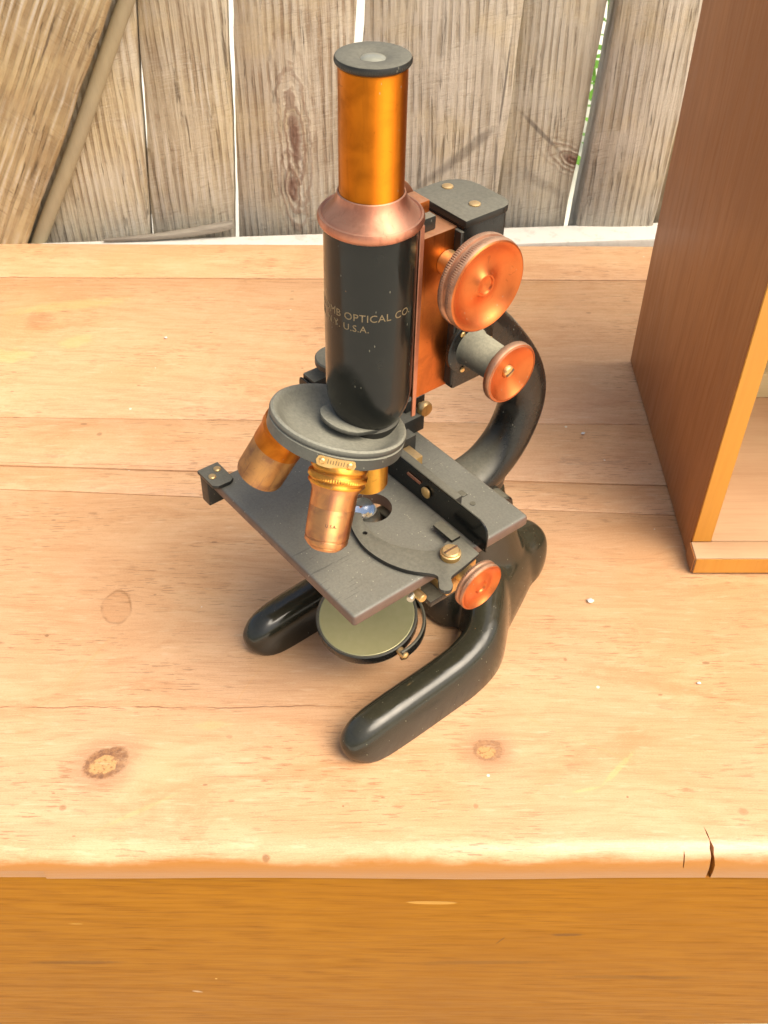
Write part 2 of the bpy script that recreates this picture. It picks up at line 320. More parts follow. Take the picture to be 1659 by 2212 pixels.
M['black'] = enamel('black_enamel', .75)
M['black_clean'] = enamel('black_enamel_clean', .3, .17, (.008, .009, .008), dlo=.75, spec=.32, fm=.02)
M['foot_black'] = enamel('foot_enamel', .13, .11, (.011, .011, .008), -.3, (.20, .19, .11), .97, .6, .02)
M['heavy_dust'] = enamel('pale_dust', 1., .5, (.03, .03, .026), -.35, (.40, .385, .28))
M['dusty'] = enamel('dusty_black', .9, .4, (.016, .016, .014), .3, (.185, .18, .14))
M['nose'] = enamel('dusty_nosepiece', .95, .35, (.035, .036, .032), -.1, (.31, .305, .24))
M['tube_gold'] = metal('lacquered_draw_tube', (.70, .21, .016), (.46, .125, .012), .46, 1., 'Z', .1, .3, thr=.985)
M['copper'] = metal('copper_collar', (.58, .25, .155), (.34, .13, .08), .44, .8, 'Z', .4, .45)
M['copper_flat'] = metal('copper_block', (.56, .165, .04), (.28, .08, .025), .36, 0, 'Z', .5, .5)
M['knob'] = metal('copper_knob', (.64, .175, .052), (.48, .12, .038), .40, .7, 'X', .08, .15)
M['knob_rim'] = metal('dull_copper_rim', (.46, .22, .13), (.20, .10, .07), .45, 0, 'X', .5, .6)
M['brass'] = metal('brass', (.78, .52, .22), (.40, .24, .09), .36, 0, 'Z', .35, .5)
M['obj_gold'] = metal('objective_gold', (.80, .38, .06), (.45, .17, .04), .42, .95, 'Z', .12, .5)
M['obj_dull'] = metal('objective_tarnished', (.58, .30, .11), (.32, .15, .09), .48, .9, 'Z', .2, .75)
M['obj_copper'] = metal('objective_copper', (.72, .34, .13), (.46, .20, .12), .46, .95, 'Z', .15, .7)
M['steel'] = metal('dull_steel', (.50, .52, .46), (.28, .28, .24), .35, 0, 'Z', .3, .5)
M['lacquer'] = metal('red_lacquer', (.60, .19, .02), (.36, .09, .012), .40, .9, 'Z', .1, .5)
t = NT('gilt_lettering'); t.set(base=(.19, .14, .075), metal=.3, rough=.55); M['gilt'] = t.m
t = NT('engraved_dark'); t.set(base=(.10, .055, .03), rough=.6); M['engraved'] = t.m
# stage: matt black hard rubber under dust, brown at the worn edges, scratched
t = NT('stage_black'); c = t.coord(False)
d = dustmask(t, .5, .98, .95, 300)
g = t.new('ShaderNodeNewGeometry').outputs['Normal']; z = t.new('ShaderNodeSeparateXYZ'); t.put(z.inputs[0], g)
edge = t.rng(z.outputs[2], .97, .55)
scr = t.rng(t.noise(t.scale(c, 1, .05, 1), 700, 3, .6, .25), .60, .66)
base = t.mix(edge, (.045, .045, .040), t.mix(t.noise(c, 120, 4), (.085, .05, .036), (.145, .088, .066)))
base = t.mix(t.math('MULTIPLY', d, .9), base, (.215, .212, .172))
base = t.mix(t.math('MULTIPLY', scr, t.math('MULTIPLY', t.rng(t.noise(c, 30, 2), .5, .65), .45)), base, (.05, .05, .045))
base = t.mix(t.math('MULTIPLY', flecks(t, .93, 800), .6), base, (.5, .47, .36))
t.set(base=base, rough=t.rng(t.noise(c, 150, 4), .3, .7, .42, .6), normal=t.bump(t.noise(c, 900, 3), .00008, .6)); M['stage'] = t.m
t = NT('dusty_mirror'); c = t.coord(False)
t.set(base=t.mix(t.noise(c, 240, 4), (.40, .39, .19), (.48, .46, .25)), metal=.25, rough=.38); M['mirror'] = t.m
t = NT('clear_glass'); t.set(base=(.95, .97, .95), rough=.03, trans=1., ior=1.5); M['glass'] = t.m
t = NT('dusty_eye_lens'); c = t.coord(False); t.set(base=t.mix(t.noise(c, 500, 3), (.20, .20, .155), (.30, .30, .23)), rough=.35, coat=.6); M['eye_lens'] = t.m

# ---------------------------------------------------------------- mesh helpers
def mesh_from(bm, name, mat, parent=None, xf=None, sharp=38):
    if xf:
        for v in bm.verts: v.co = xf(v.co)
    bmesh.ops.recalc_face_normals(bm, faces=bm.faces)
    me = bpy.data.meshes.new(name); bm.to_mesh(me); bm.free()
    return link(me, name, mat, parent, sharp)
def link(me, name, mat, parent=None, sharp=38):
    me.materials.clear(); me.materials.append(mat)
    me.shade_smooth()
    if sharp: me.set_sharp_from_angle(angle=R(sharp))
    o = bpy.data.objects.new(name, me); COL.objects.link(o)
    if parent: o.parent = parent
    return o
def empty(name, loc=(0, 0, 0), rz=0, label=None, cat=None, group=None):
    o = bpy.data.objects.new(name, None); COL.objects.link(o); o.location = loc; o.rotation_euler = (0, 0, rz)
    o.empty_display_size = .02
    tag(o, label, cat, group); return o
def tag(o, label=None, cat=None, group=None, kind=None):
    for k, v in (('label', label), ('category', cat), ('group', group), ('kind', kind)):
        if v: o[k] = v
    return o
def bm_box(x0, x1, y0, y1, z0, z1, bev=0, seg=2, bm=None):
    bm = bm or bmesh.new()
    r = bmesh.ops.create_cube(bm, size=1)
    for v in r['verts']:
        v.co = Vector((x0 if v.co.x < 0 else x1, y0 if v.co.y < 0 else y1, z0 if v.co.z < 0 else z1))
    if bev:
        es = list({e for v in r['verts'] for e in v.link_edges})
        bmesh.ops.bevel(bm, geom=es, offset=bev, segments=seg, profile=.6, affect='EDGES')
    return bm
def bm_prism(pts, z0, z1, bev=0, seg=2, which='all'):
    bm = bmesh.new()
    vs_ = [bm.verts.new((x, y, z0)) for x, y in pts]
    f = bm.faces.new(vs_); r = bmesh.ops.extrude_face_region(bm, geom=[f])
    for v in r['geom']:
        if isinstance(v, bmesh.types.BMVert): v.co.z = z1
    bmesh.ops.recalc_face_normals(bm, faces=bm.faces)
    if bev:
        es = [e for e in bm.edges if abs(e.verts[0].co.z - e.verts[1].co.z) < 1e-9] if which == 'rim' else list(bm.edges)
        bmesh.ops.bevel(bm, geom=es, offset=bev, segments=seg, profile=.6, affect='EDGES')
    return bm
def bm_lathe(prof, seg=56, mtx=None, bm=None, closed=True):
    """prof: (radius, height[, knurl]) from one end to the other"""
    bm = bm or bmesh.new(); rings = []
    for p in prof:
        r, h = p[0], p[1]; k = p[2] if len(p) > 2 else 0
        if r < 1e-7: rings.append([bm.verts.new((0, 0, h))]); continue
        rings.append([bm.verts.new(((r - (k if i % 2 else 0)) * math.cos(2 * math.pi * i / seg), (r - (k if i % 2 else 0)) * math.sin(2 * math.pi * i / seg), h)) for i in range(seg)])
    for a, b in zip(rings, rings[1:]):
        for i in range(seg):
            j = (i + 1) % seg
            if len(a) == 1 and len(b) == 1: break
            if len(a) == 1: bm.faces.new((a[0], b[j], b[i]))
            elif len(b) == 1: bm.faces.new((a[i], a[j], b[0]))
            else: bm.faces.new((a[i], a[j], b[j], b[i]))
    if closed:
        for g in (rings[0], rings[-1]):
            if len(g) > 1: bm.faces.new(g)
    if mtx is not None: bmesh.ops.transform(bm, matrix=mtx, verts=bm.verts)
    return bm
def frame(o, z, x=(1, 0, 0)):
    z = Vector(z).normalized(); x = Vector(x); x = (x - z * x.dot(z)).normalized(); y = z.cross(x)
    return Matrix(((x.x, y.x, z.x, o[0]), (x.y, y.y, z.y, o[1]), (x.z, y.z, z.z, o[2]), (0, 0, 0, 1)))
def catmull(pts, n=8):
    P = [Vector(p) for p in pts]; out = []
    for i in range(len(P) - 1):
        p0, p1, p2, p3 = P[max(i - 1, 0)], P[i], P[i + 1], P[min(i + 2, len(P) - 1)]
        for k in range(n):
            s = k / n
            out.append(.5 * (2 * p1 + (p2 - p0) * s + (2 * p0 - 5 * p1 + 4 * p2 - p3) * s * s + (3 * p1 - p0 - 3 * p2 + p3) * s ** 3))
    return out + [P[-1]]
def bm_sweep(pts, side, half, exp=2., nseg=8, ns=24, bm=None, taper=0.):
    """pts: 3D spine; half: list of (half width along `side`, half height) at each spine point; superellipse section"""
    bm = bm or bmesh.new(); n = len(pts)
    data = [Vector((*p, )) for p in pts]; S = catmull(data, nseg); H = catmull([Vector((a, b, 0)) for a, b in half], nseg)
    rings = []
    for i, p in enumerate(S):
        d = (S[min(i + 1, len(S) - 1)] - S[max(i - 1, 0)]).normalized()
        sd = Vector(side(p, d) if callable(side) else side); sd = (sd - d * sd.dot(d)).normalized(); up = d.cross(sd).normalized()
        if up.z < -1e-3 and not callable(side): pass
        ring = []
        for k in range(ns):
            a = 2 * math.pi * k / ns; ca, sa = math.cos(a), math.sin(a)
            u = math.copysign(abs(ca) ** (2 / exp), ca) * H[i].x; v = math.copysign(abs(sa) ** (2 / exp), sa) * H[i].y
            tt = v / max(H[i].y, 1e-6) * (1 if up.z > 0 else -1)
            ring.append(bm.verts.new(p + sd * u * (1 - taper * max(tt, 0)) + up * v))
        rings.append(ring)
    for a, b in zip(rings, rings[1:]):
        for k in range(ns): bm.faces.new((a[k], a[(k + 1) % ns], b[(k + 1) % ns], b[k]))
    bm.faces.new(rings[0]); bm.faces.new(rings[-1])
    return bm
def evaluated(bm, mods):
    """run modifiers on a temporary object and give back the resulting mesh"""
    bmesh.ops.recalc_face_normals(bm, faces=bm.faces)
    me = bpy.data.meshes.new('tmp'); bm.to_mesh(me); bm.free()
    o = bpy.data.objects.new('tmp', me); COL.objects.link(o); extra = []
    for typ, kw in mods:
        m = o.modifiers.new(typ, typ)
        for k, v in kw.items():
            if k == 'object':
                bmesh.ops.recalc_face_normals(v, faces=v.faces)
                cm = bpy.data.meshes.new('cut'); v.to_mesh(cm); v.free(); v = bpy.data.objects.new('cut', cm); COL.objects.link(v); extra.append(v)
            setattr(m, k, v)
    dg = bpy.context.evaluated_depsgraph_get(); dg.update()
    out = bpy.data.meshes.new_from_object(o.evaluated_get(dg))
    for q in [o] + extra:
        d = q.data; bpy.data.objects.remove(q); bpy.data.meshes.remove(d)
    return out
def xform_mesh(me, f):
    for v in me.vertices: v.co = f(v.co)
    me.update(); return me
def wob(x, k, amp): return amp * mnoise.noise(Vector((x * k, 3.7, amp * 991)))

# ================================================================ THE SETTING
bm = bmesh.new(); q = 60
for x, y in ((-q, -q), (q, -q), (q, q), (-q, q)): bm.verts.new((x, y, -.222))
bm.faces.new(bm.verts)
tag(mesh_from(bm, 'ground', M['concrete']), kind='structure')

# fence -----------------------------------------------------------
fence = empty('wooden_fence', (0, .86, -.22), 0, 'weathered grey board fence standing behind the pine chest', 'fence')
FY = .848
def board(bx0, bx1, tx0, tx1, mat, k, y=FY, th=.016, top=.43, bot=-.16):
    bm = bmesh.new(); N = 44; rows = []
    for i in range(N + 1):
        z = bot + (top - bot) * i / N; s = (z + .02) / .203
        l = bx0 + (tx0 - bx0) * s + wob(z + k, 14, .0022) + wob(z + k, 60, .0006)
        r = bx1 + (tx1 - bx1) * s + wob(z - k * 2, 14, .0022) + wob(z - k, 60, .0006)
        yy = y + .055 * (l + r) / 2 + wob(z + 5 * k, 6, .003)
        rows.append([bm.verts.new((l, yy + .0015, z)), bm.verts.new((l + .002, yy, z)), bm.verts.new(((l + r) / 2, yy - .0012, z)), bm.verts.new((r - .002, yy, z)), bm.verts.new((r, yy + .0015, z)), bm.verts.new((r, yy + th, z)), bm.verts.new((l, yy + th, z))])
    for a, b in zip(rows, rows[1:]):
        for i in range(7): bm.faces.new((a[i], a[(i + 1) % 7], b[(i + 1) % 7], b[i]))
    bm.faces.new(rows[0]); bm.faces.new(rows[-1])
    o = mesh_from(bm, 'board', mat, fence, lambda c: c - fence.location); return o
board(-.52, -.342, -.50, -.33, M['fence_a'], 9)
board(-.339, -.2095, -.327, -.1915, M['fence_a'], 1)
board(-.2078, -.134, -.1888, -.1205, M['fence_a'], 2)
board(-.1303, -.0345, -.1170, -.021, M['fence_knotty'], 3, y=FY + .002)
board(-.0285, .0975, -.0145, .1075, M['fence_c'], 4)
board(.0985, .1635, .1085, .1745, M['fence_d'], 5, y=FY + .001)
board(.1725, .241, .1812, .2475, M['fence_c'], 6, y=FY - .012, th=.036)
board(.246, .34, .252, .35, M['fence_a'], 7)
board(.342, .45, .352, .46, M['fence_a'], 8)

# white ledge at the fence foot
bm = bm_box(-.5, .5, .822, .852, -.06, -.006, .003, 2)
for v in bm.verts:
    v.co.y += v.co.x * .065 - .013 + wob(v.co.x, 9, .002)
tag(mesh_from(bm, 'white_ledge', M['white']), 'white painted ledge running along the foot of the fence', 'ledge')

# plank leaning across the fence at the left
d = Vector((-.325 - -.212, 0, -.021 - .183)).normalized(); nrm = Vector((d.z, 0, -d.x))
def lean(c): return Vector((-.2205, .828, .183)) + d * c.x * -1 + Vector((nrm.x, 0, nrm.z)) * c.z + Vector((0, 1, 0)) * c.y
bm = bmesh.new(); rows = []
for i in range(50):
    x = -.245 + .50 * i / 49
    e0 = wob(x, 30, .0012) + wob(x, 120, .0005); e1 = wob(x + 3, 30, .0015)
    rows.append([bm.verts.new((x, 0, -.14 + e1)), bm.verts.new((x, 0, -.002 + e0)), bm.verts.new((x, .003, e0)), bm.verts.new((x, .018, e0)), bm.verts.new((x, .018, -.14 + e1))])
for a, b in zip(rows, rows[1:]):
    for i in range(5): bm.faces.new((a[i], a[(i + 1) % 5], b[(i + 1) % 5], b[i]))
bm.faces.new(rows[0]); bm.faces.new(rows[-1])
flip = -1 if (Vector((nrm.x, 0, nrm.z))).x < 0 else 1
o = mesh_from(bm, 'leaning_plank', M['plank'])
sgn = flip
bas = Matrix.Identity(4)
X = -d; Z = Vector((nrm.x, 0, nrm.z)) * sgn; Y = Z.cross(X)
bas = Matrix(((X.x, 0, Z.x, -.2085), (X.y, 1, Z.y, .806), (X.z, 0, Z.z, .183), (0, 0, 0, 1)))
o.matrix_world = bas
tag(o, 'rough sawn brown plank leaning diagonally against the left of the fence', 'plank')

# pole beside the plank
a = Vector((-.334, .822, -.062)); b = Vector((-.1135, .832, .335))
S = [a.lerp(b, i / 10) + Vector((wob(i, .5, .0015), 0, 0)) for i in range(11)]
bm = bm_sweep(S, (0, 1, 0), [(.0064 + wob(i, .9, .0006), .0064) for i in range(11)], 2, 3, 14)
tag(mesh_from(bm, 'wooden_pole', M['pole']), 'thin smooth round pole leaning beside the diagonal plank', 'pole')
# broken grey stick lying on the ledge
bm = bmesh.new()
S = [(-.245, .818, -.0035), (-.205, .822, -.0025), (-.17, .826, -.000), (-.145, .829, .003), (-.132, .830, .0055)]
bm = bm_sweep(S, (0, 1, 0), [(.0012, .0012), (.003, .0022), (.0045, .0030), (.005, .0034), (.0035, .003)], 3, 5, 10)
tag(mesh_from(bm, 'broken_stick', M['stick']), 'split grey stick lying on the white ledge near the pole', 'stick')

# leafy plant and flower beyond the fence, glimpsed through the gap
plant = empty('leafy_plant', (.305, 1.42, -.222), 0, 'bright green leafy plant glimpsed through the gap in the fence', 'plant')
bm = bmesh.new()
for i in range(520):
    p = Vector((random.uniform(-.09, .12), random.uniform(-.12, .3), random.uniform(.03, .36)))
    L = random.uniform(.02, .035); A = random.uniform(0, 6.28); T = random.uniform(-.4, .5)
    u = Vector((math.cos(A) * math.cos(T), math.sin(A) * math.cos(T), math.sin(T))); s_ = u.cross(Vector((0, 0, 1))).normalized() * L * .3
    vv = [bm.verts.new(p), bm.verts.new(p + u * L * .5 + s_), bm.verts.new(p + u * L), bm.verts.new(p + u * L * .5 - s_)]
    bm.faces.new(vv)
mesh_from(bm, 'foliage', M['leaf'], plant, None, 0)
bm = bmesh.new()
for i in range(9):
    x, y = random.uniform(-.06, .08), random.uniform(-.08, .2)
    bm_lathe([(.003, 0), (.0022, .2), (.001, .4)], 6, Matrix.Translation((x, y, 0)) , None) .free()
    bm_sweep([(0.01, .05, 0), (x * .5, y * .5, .2), (x, y, .38)], (1, 0, 0), [(.003, .003), (.002, .002), (.001, .001)], 2, 3, 6, bm)
mesh_from(bm, 'stem', M['leaf'], plant)

# ================================================================ THE CHEST
chest = empty('pine_chest', (0, .52, -.222), 0, 'honey coloured pine chest with a wide lid of joined planks', 'chest')
def off(c): return c - chest.location
XL, XR = -.60, .62
def joint(y0, sl): return lambda x: y0 + sl * x
joints = [joint(.2365, 0), joint(.4800, -.056), joint(.5055, -.045), joint(.5628, -.018), joint(.7490, -.010), joint(.8080, -.010)]
TH = .021
for i in range(5):
    lo, hi = joints[i], joints[i + 1]; N = 40; bm = bmesh.new(); rows = []
    g = .00034; dz = (0, -.0003, .0002, -.0002, .0001, -.0002)[i]
    for k in range(N + 1):
        x = XL + (XR - XL) * k / N
        y0 = lo(x) + (g + wob(x + i, 25, .0005) if i else wob(x, 11, .0010) + wob(x, 70, .0003)); y1 = hi(x) - g + (wob(x + i + 1, 25, .0005) if i < 4 else wob(x, 9, .001))
        sec = []
        if i == 0:
            r = .0125
            for q in range(9):
                a_ = math.pi / 2 * q / 8
                sec.append((y0 + r - r * math.sin(a_) ** .9 if q else y0 + r, -r + r * math.cos(a_)))
            sec = [(y0 + r * (1 - math.sin(math.pi / 2 * q / 8)), -r * (1 - math.cos(math.pi / 2 * q / 8))) for q in range(9)]
            sec += [(y0 + .0002, -TH + .003), (y0 + .003, -TH)]
        else:
            sec = [(y0 + .0007, dz), (y0 + .0002, dz - .0003), (y0, dz - .0014), (y0, -TH)]
        if i == 4:
            r = .006
            sec = sec + [(y1, -TH)] + [(y1 - r * (1 - math.cos(math.pi / 2 * q / 5)), -r * (1 - math.sin(math.pi / 2 * q / 5))) for q in range(6)]
        else:
            sec = sec + [(y1, -TH), (y1, dz - .0014), (y1 - .0002, dz - .0003), (y1 - .0007, dz)]
        rows.append([bm.verts.new((x, y_, z_)) for y_, z_ in sec])
    n = len(rows[0])
    for a, b in zip(rows, rows[1:]):
        for k in range(n): bm.faces.new((a[k], a[(k + 1) % n], b[(k + 1) % n], b[k]))
    bm.faces.new(rows[0]); bm.faces.new(rows[-1])
    if i == 0:
        # splits and a chip in the rounded front edge, cut out of the wood
        cut = bmesh.new()
        pr_ = [(.1540, .2545), (.1552, .2500), (.1556, .2470), (.1569, .2440), (.1566, .2415), (.1574, .238), (.1568, .235), (.1566, .232), (.1545, .232), (.1546, .236), (.1553, .2405), (.1548, .2435), (.1553, .247), (.1545, .250)]
        c1 = bm_prism(pr_, -.018, .004)
        me = evaluated(bm, [('BOOLEAN', dict(operation='DIFFERENCE', object=c1, solver='EXACT')),
                            ('BOOLEAN', dict(operation='DIFFERENCE', object=bm_prism([(.1425, .2430), (.1429, .2410), (.1427, .238), (.1424, .236), (.1422, .238), (.1423, .2410)], -.009, .004), solver='EXACT')),
                            ('BOOLEAN', dict(operation='DIFFERENCE', object=bm_box(-.40, -.1625, .22, .2382, -.03, -.0105), solver='EXACT'))])
        cut.free(); xform_mesh(me, off)
        link(me, 'lid_plank', M['lid'], chest, 40)
    else:
        mesh_from(bm, 'lid_plank', M['lid'], chest, off, 40)
# carcass below the lid
bm = bm_box(XL + .02, XR - .02, .2388, .2590, -.2145, -TH - .0003, .0015)
for v in bm.verts:
    if v.co.z < -.2: v.co.z += (v.co.x - .1) * .030
mesh_from(bm, 'front_panel', M['front'], chest, off)
for x in (XL + .02, XR - .04): mesh_from(bm_box(x, x + .02, .2595, .785, -.2145, -TH - .0003, .0015), 'side_panel', M['front'], chest, off)
mesh_from(bm_box(XL + .0405, XR - .0405, .765, .785, -.2145, -TH - .0003, .0015), 'back_panel', M['front'], chest, off)
for x, y in ((XL + .045, .262), (XR - .085, .262), (XL + .045, .72), (XR - .085, .72)):
    mesh_from(bm_box(x, x + .04, y, y + .04, -.222, -.1, .001), 'corner_block', M['front'], chest, off)

# ================================================================ THE EMPTY CASE
case = empty('microscope_case', (.30, .53, 0), 0, 'open upright mahogany microscope case standing at the right edge of the chest lid', 'case')
def coff(c): return c - case.location
mesh_from(bm_box(.1956, .4083, .4336, .6258, .0012, .0135, .0008), 'base_board', M['case_floor'], case, coff)
mesh_from(bm_box(.1832, .4200, .4192, .4332, .0012, .0135, .0012), 'base_lip', M['case_floor'], case, coff)
mesh_from(bm_box(.1836, .4196, .4184, .4191, .0016, .0128, .0002, 1), 'base_edge', M['case_edge'], case, coff)
mesh_from(bm_box(.1824, .1831, .4196, .4330, .0012, .0130, .0002, 1), 'lip_end', M['mahogany'], case, coff)
mesh_from(bm_box(.1832, .1954, .4336, .6340, .0010, .3600, .0010), 'side_panel', M['mahogany'], case, coff)
mesh_from(bm_box(.1836, .1950, .4322, .4334, .0139, .3598, .0004, 1), 'panel_edge', M['case_edge'], case, coff)
mesh_from(bm_box(.4085, .4189, .4336, .6340, .0010, .3600, .0010), 'side_panel', M['mahogany'], case, coff)
mesh_from(bm_box(.1956, .4083, .6260, .6338, .0137, .3600, .0008), 'back_panel', M['case_floor'], case, coff)
mesh_from(bm_box(.1832, .4189, .4334, .6340, .3602, .3720, .0010), 'top_board', M['mahogany'], case, coff)
mesh_from(bm_box(.215, .385, .572, .598, .0137, .034, .0010), 'support_block', M['pale_block'], case, coff)

# ================================================================ THE MICROSCOPE
mic = empty('microscope', (-.008, .357, 0), R(-51), 'antique black and copper compound microscope standing on the chest lid', 'microscope')
TA = R(1.5)
def T(c):
    z = c.z - .11; return Vector((c.x, c.y * math.cos(TA) + z * math.sin(TA), .11 + z * math.cos(TA) - c.y * math.sin(TA)))
def part(bm, name, mat, parent=None, xf=T, sharp=38): return mesh_from(bm, name, M[mat], parent or mic, xf, sharp)
AX = frame((0, 0, 0), (0, 0, 1))
def axx(a, b, z, s=1): return frame((a, b, z), (s, 0, 0), (0, 0, 1))

# foot ------------------------------------------------------------
bm = bmesh.new()
up_side = lambda p, d: d.cross(Vector((0, 0, 1)))
for s in (-1, 1):
    bm_sweep([(s * .0440, -.0475, .000), (s * .0440, -.0462, .001), (s * .0440, -.0425, .003), (s * .0442, -.035, .005), (s * .0444, -.02, .0055), (s * .0444, .012, .006), (s * .0438, .030, .007), (s * .0400, .0450, .008), (s * .031, .0570, .009), (s * .018, .069, .010), (s * .004, .078, .012)],
             up_side, [(.003, .004), (.0068, .0100), (.0100, .0155), (.0117, .0190), (.0122, .0200), (.0122, .0205), (.0122, .0210), (.0124, .0225), (.0130, .0245), (.0145, .0270), (.0145, .028)], 3.0, 6, 36, bm, .16)
bm_sweep([(0, .055, .006), (0, .072, .006), (0, .0876, .006), (0, .103, .006), (0, .115, .005), (0, .1235, .003), (0, .1285, .002), (0, .1312, .001)], up_side, [(.018, .026), (.0270, .029), (.0240, .0285), (.0192, .0265), (.0170, .0245), (.0130, .020), (.008, .0135), (.003, .005)], 2.7, 6, 32, bm, .12)
for s in (-1, 1):
    bm_sweep([(s * .0340, .044, .004), (s * .0290, .056, .005), (s * .0190, .0735, .006), (s * .0100, .094, .006), (s * .0040, .112, .004)], up_side, [(.010, .018), (.0120, .0235), (.0140, .0275), (.0135, .0275), (.0110, .0240)], 2.6, 6, 28, bm, .25)
bm_sweep([(0, .078, .000), (0, .079, .018), (0, .079, .034), (0, .078, .052), (0, .076, .068), (0, .074, .083)], (1, 0, 0), [(.024, .036), (.0220, .032), (.0185, .0265), (.0150, .0200), (.0122, .0165), (.0115, .0150)], 2.5, 6, 32, bm)
me = evaluated(bm, [('REMESH', dict(mode='VOXEL', voxel_size=.0011)), ('SMOOTH', dict(factor=.5, iterations=34))])
for v in me.vertices: v.co.z = max(v.co.z, 0.0002)
link(me, 'foot', M['foot_black'], mic, 0)
part(bm_lathe([(0, -.020), (.0085, -.0195), (.0095, -.0185), (.0095, .0185), (.0085, .0195), (0, .020)], 32, axx(0, .0735, .083)), 'inclination_joint', 'black')

# arm -------------------------------------------------------------
bm = bmesh.new()
S = [(0, .046, .216), (0, .062, .1960), (0, .0800, .1760), (0, .0955, .1530), (0, .1000, .1330), (0, .0930, .1130), (0, .0790, .1000), (0, .060, .0955), (0, .040, .0945), (0, .012, .0945)]
bm_sweep(S, (1, 0, 0), [(.0105, .010), (.0105, .0110), (.0100, .0112), (.0102, .0118), (.0105, .0122), (.0110, .0118), (.0120, .0105), (.0135, .0085), (.014, .0075), (.012, .0065)], 2.3, 7, 30, bm)
bm_sweep([(0, .078, .101), (0, .077, .092), (0, .0745, .080)], (1, 0, 0), [(.010, .012), (.0105, .0125), (.0095, .011)], 2.4, 6, 24, bm)
me = evaluated(bm, [('REMESH', dict(mode='VOXEL', voxel_size=.0011)), ('SMOOTH', dict(factor=.5, iterations=12))])
xform_mesh(me, T); link(me, 'arm', M['black'], mic, 0)
# housing of the fine adjustment at the arm's head
hs = part(bm_box(-.0145, .0160, .0342, .0570, .1775, .2555, .0012), 'fine_focus_housing', 'black')
pts = [(-.0155, .0335), (.0172, .0335), (.0172, .0535)] + [(.0172 - .006 + .006 * math.cos(q), .0540 + .006 * math.sin(q)) for q in (0, .5, 1., 1.57)] + [(-.0035 - .012 * math.sin(q), .0480 + .012 * math.cos(q)) for q in (0, .3, .6, .9, 1.2, 1.57)]
part(bm_prism(pts, .2557, .2588, .0007, 2), 'cover_plate', 'dusty', hs)
for a, b in ((.0085, .046), (-.0095, .0475)):
    part(bm_lathe([(.0024, .2583), (.0024, .2592), (.0018, .2595), (0, .2595)], 20, Matrix.Translation((a, b, 0))), 'screw', 'brass', hs)
part(bm_box(-.004, .0163, .0325, .0342, .180, .254, .0004, 1), 'dust_seam', 'dusty', hs)
# side plate with the fine adjustment barrel, both sides
for s in (1, -1):
    mt = axx(s * .0162, .0420, .1978, s)
    part(bm_lathe([(.0130, -.0005), (.0130, .0012), (.0122, .0018), (0, .0018)], 40, mt), 'barrel_flange', 'black', hs)
    part(bm_lathe([(.0090, .0018), (.0082, .003), (.0079, .0175), (.0074, .019), (0, .019)], 40, mt), 'barrel', 'heavy_dust', hs)
    for ang in (.6, 2.7, 4.7):
        part(bm_lathe([(.0013, .0010), (.0013, .0022), (.0008, .0026), (0, .0026)], 14, mt @ Matrix.Translation((.0108 * math.cos(ang), .0108 * math.sin(ang), 0))), 'screw', 'brass', hs)
    kb = part(bm_lathe([(0, .0175), (.0062, .0178), (.0070, .020), (.0074, .0225)], 48, mt), 'fine_focus_knob', 'knob')
    part(bm_lathe([(.0060, .0222), (.0118, .0226), (.0133, .0232), (.0138, .0238, .0002), (.0138, .0262, .0002), (.0134, .0266), (.0126, .0270)], 150, mt, closed=False), 'knurled_rim', 'knob_rim', kb)
    part(bm_lathe([(.0133, .0268), (.0124, .0269), (.0113, .0262), (.0085, .0246), (.005, .0240), (.0032, .0240), (.0028, .0236), (0, .0236)], 64, mt, closed=False), 'dished_face', 'knob', kb)
    part(bm_lathe([(.0028, .0234), (.0028, .0246), (.0022, .0255), (.0010, .0258), (0, .0258)], 24, mt), 'screw', 'brass', kb)
    part(bm_box(.0004, -.0004, -.0022, .0022, .0253, .02595, 0, 1), 'slot', 'engraved', kb, lambda c, mt=mt: T(mt @ Matrix.Rotation(.5, 4, 'Z') @ c))

# rack block: copper slide behind the tube ---------------------------
rb = part(bm_box(-.0122, .0122, .0150, .0342, .1785, .2545, .0006), 'rack_block', 'copper_flat')
part(bm_box(-.0088, .0088, .0140, .0255, .2546, .2605, .0008), 'slide_top', 'dusty', rb)
part(bm_box(-.0045, .0050, .0180, .0250, .2605, .2655, .0004), 'rack_end', 'copper_flat', rb)
part(bm_box(.0122, .0132, .0136, .0160, .1700, .2612, .0003, 1), 'slide_edge', 'copper', rb)
# coarse adjustment knobs
for s in (1, -1):
    mt = axx(s * .0142, .0290, .2408, s)
    kb = part(bm_lathe([(.0052, -.0018), (.0052, .004), (.0043, .0050), (.0043, .0125)], 36, mt), 'coarse_focus_knob', 'brass')
    part(bm_lathe([(0.0047, .0118), (0.0141, .0126), (0.0174, .0138), (0.0180, .0142), (0.0193, .0146, .0002), (0.0196, .0158, .0002), (0.0193, .0168, .0002), (0.0184, .0172), (0.0184, .0186), (0.0193, .0190, .0002), (0.0196, .0205, .0002), (0.0193, .0220, .0003), (0.0187, .0226)], 260, mt, closed=False), 'knurled_rim', 'knob_rim', kb)
    part(bm_lathe([(0.0190, .0224), (0.0184, .0228), (0.0175, .0226), (0.0162, .0214), (0.0141, .0198), (0.0108, .0188), (0.0080, .0190), (0.0056, .0202), (0.0045, .0212), (0.0039, .0212), (0.0036, .0204), (0.0026, .0200), (0, .0200)], 72, mt, closed=False), 'dished_face', 'knob', kb)

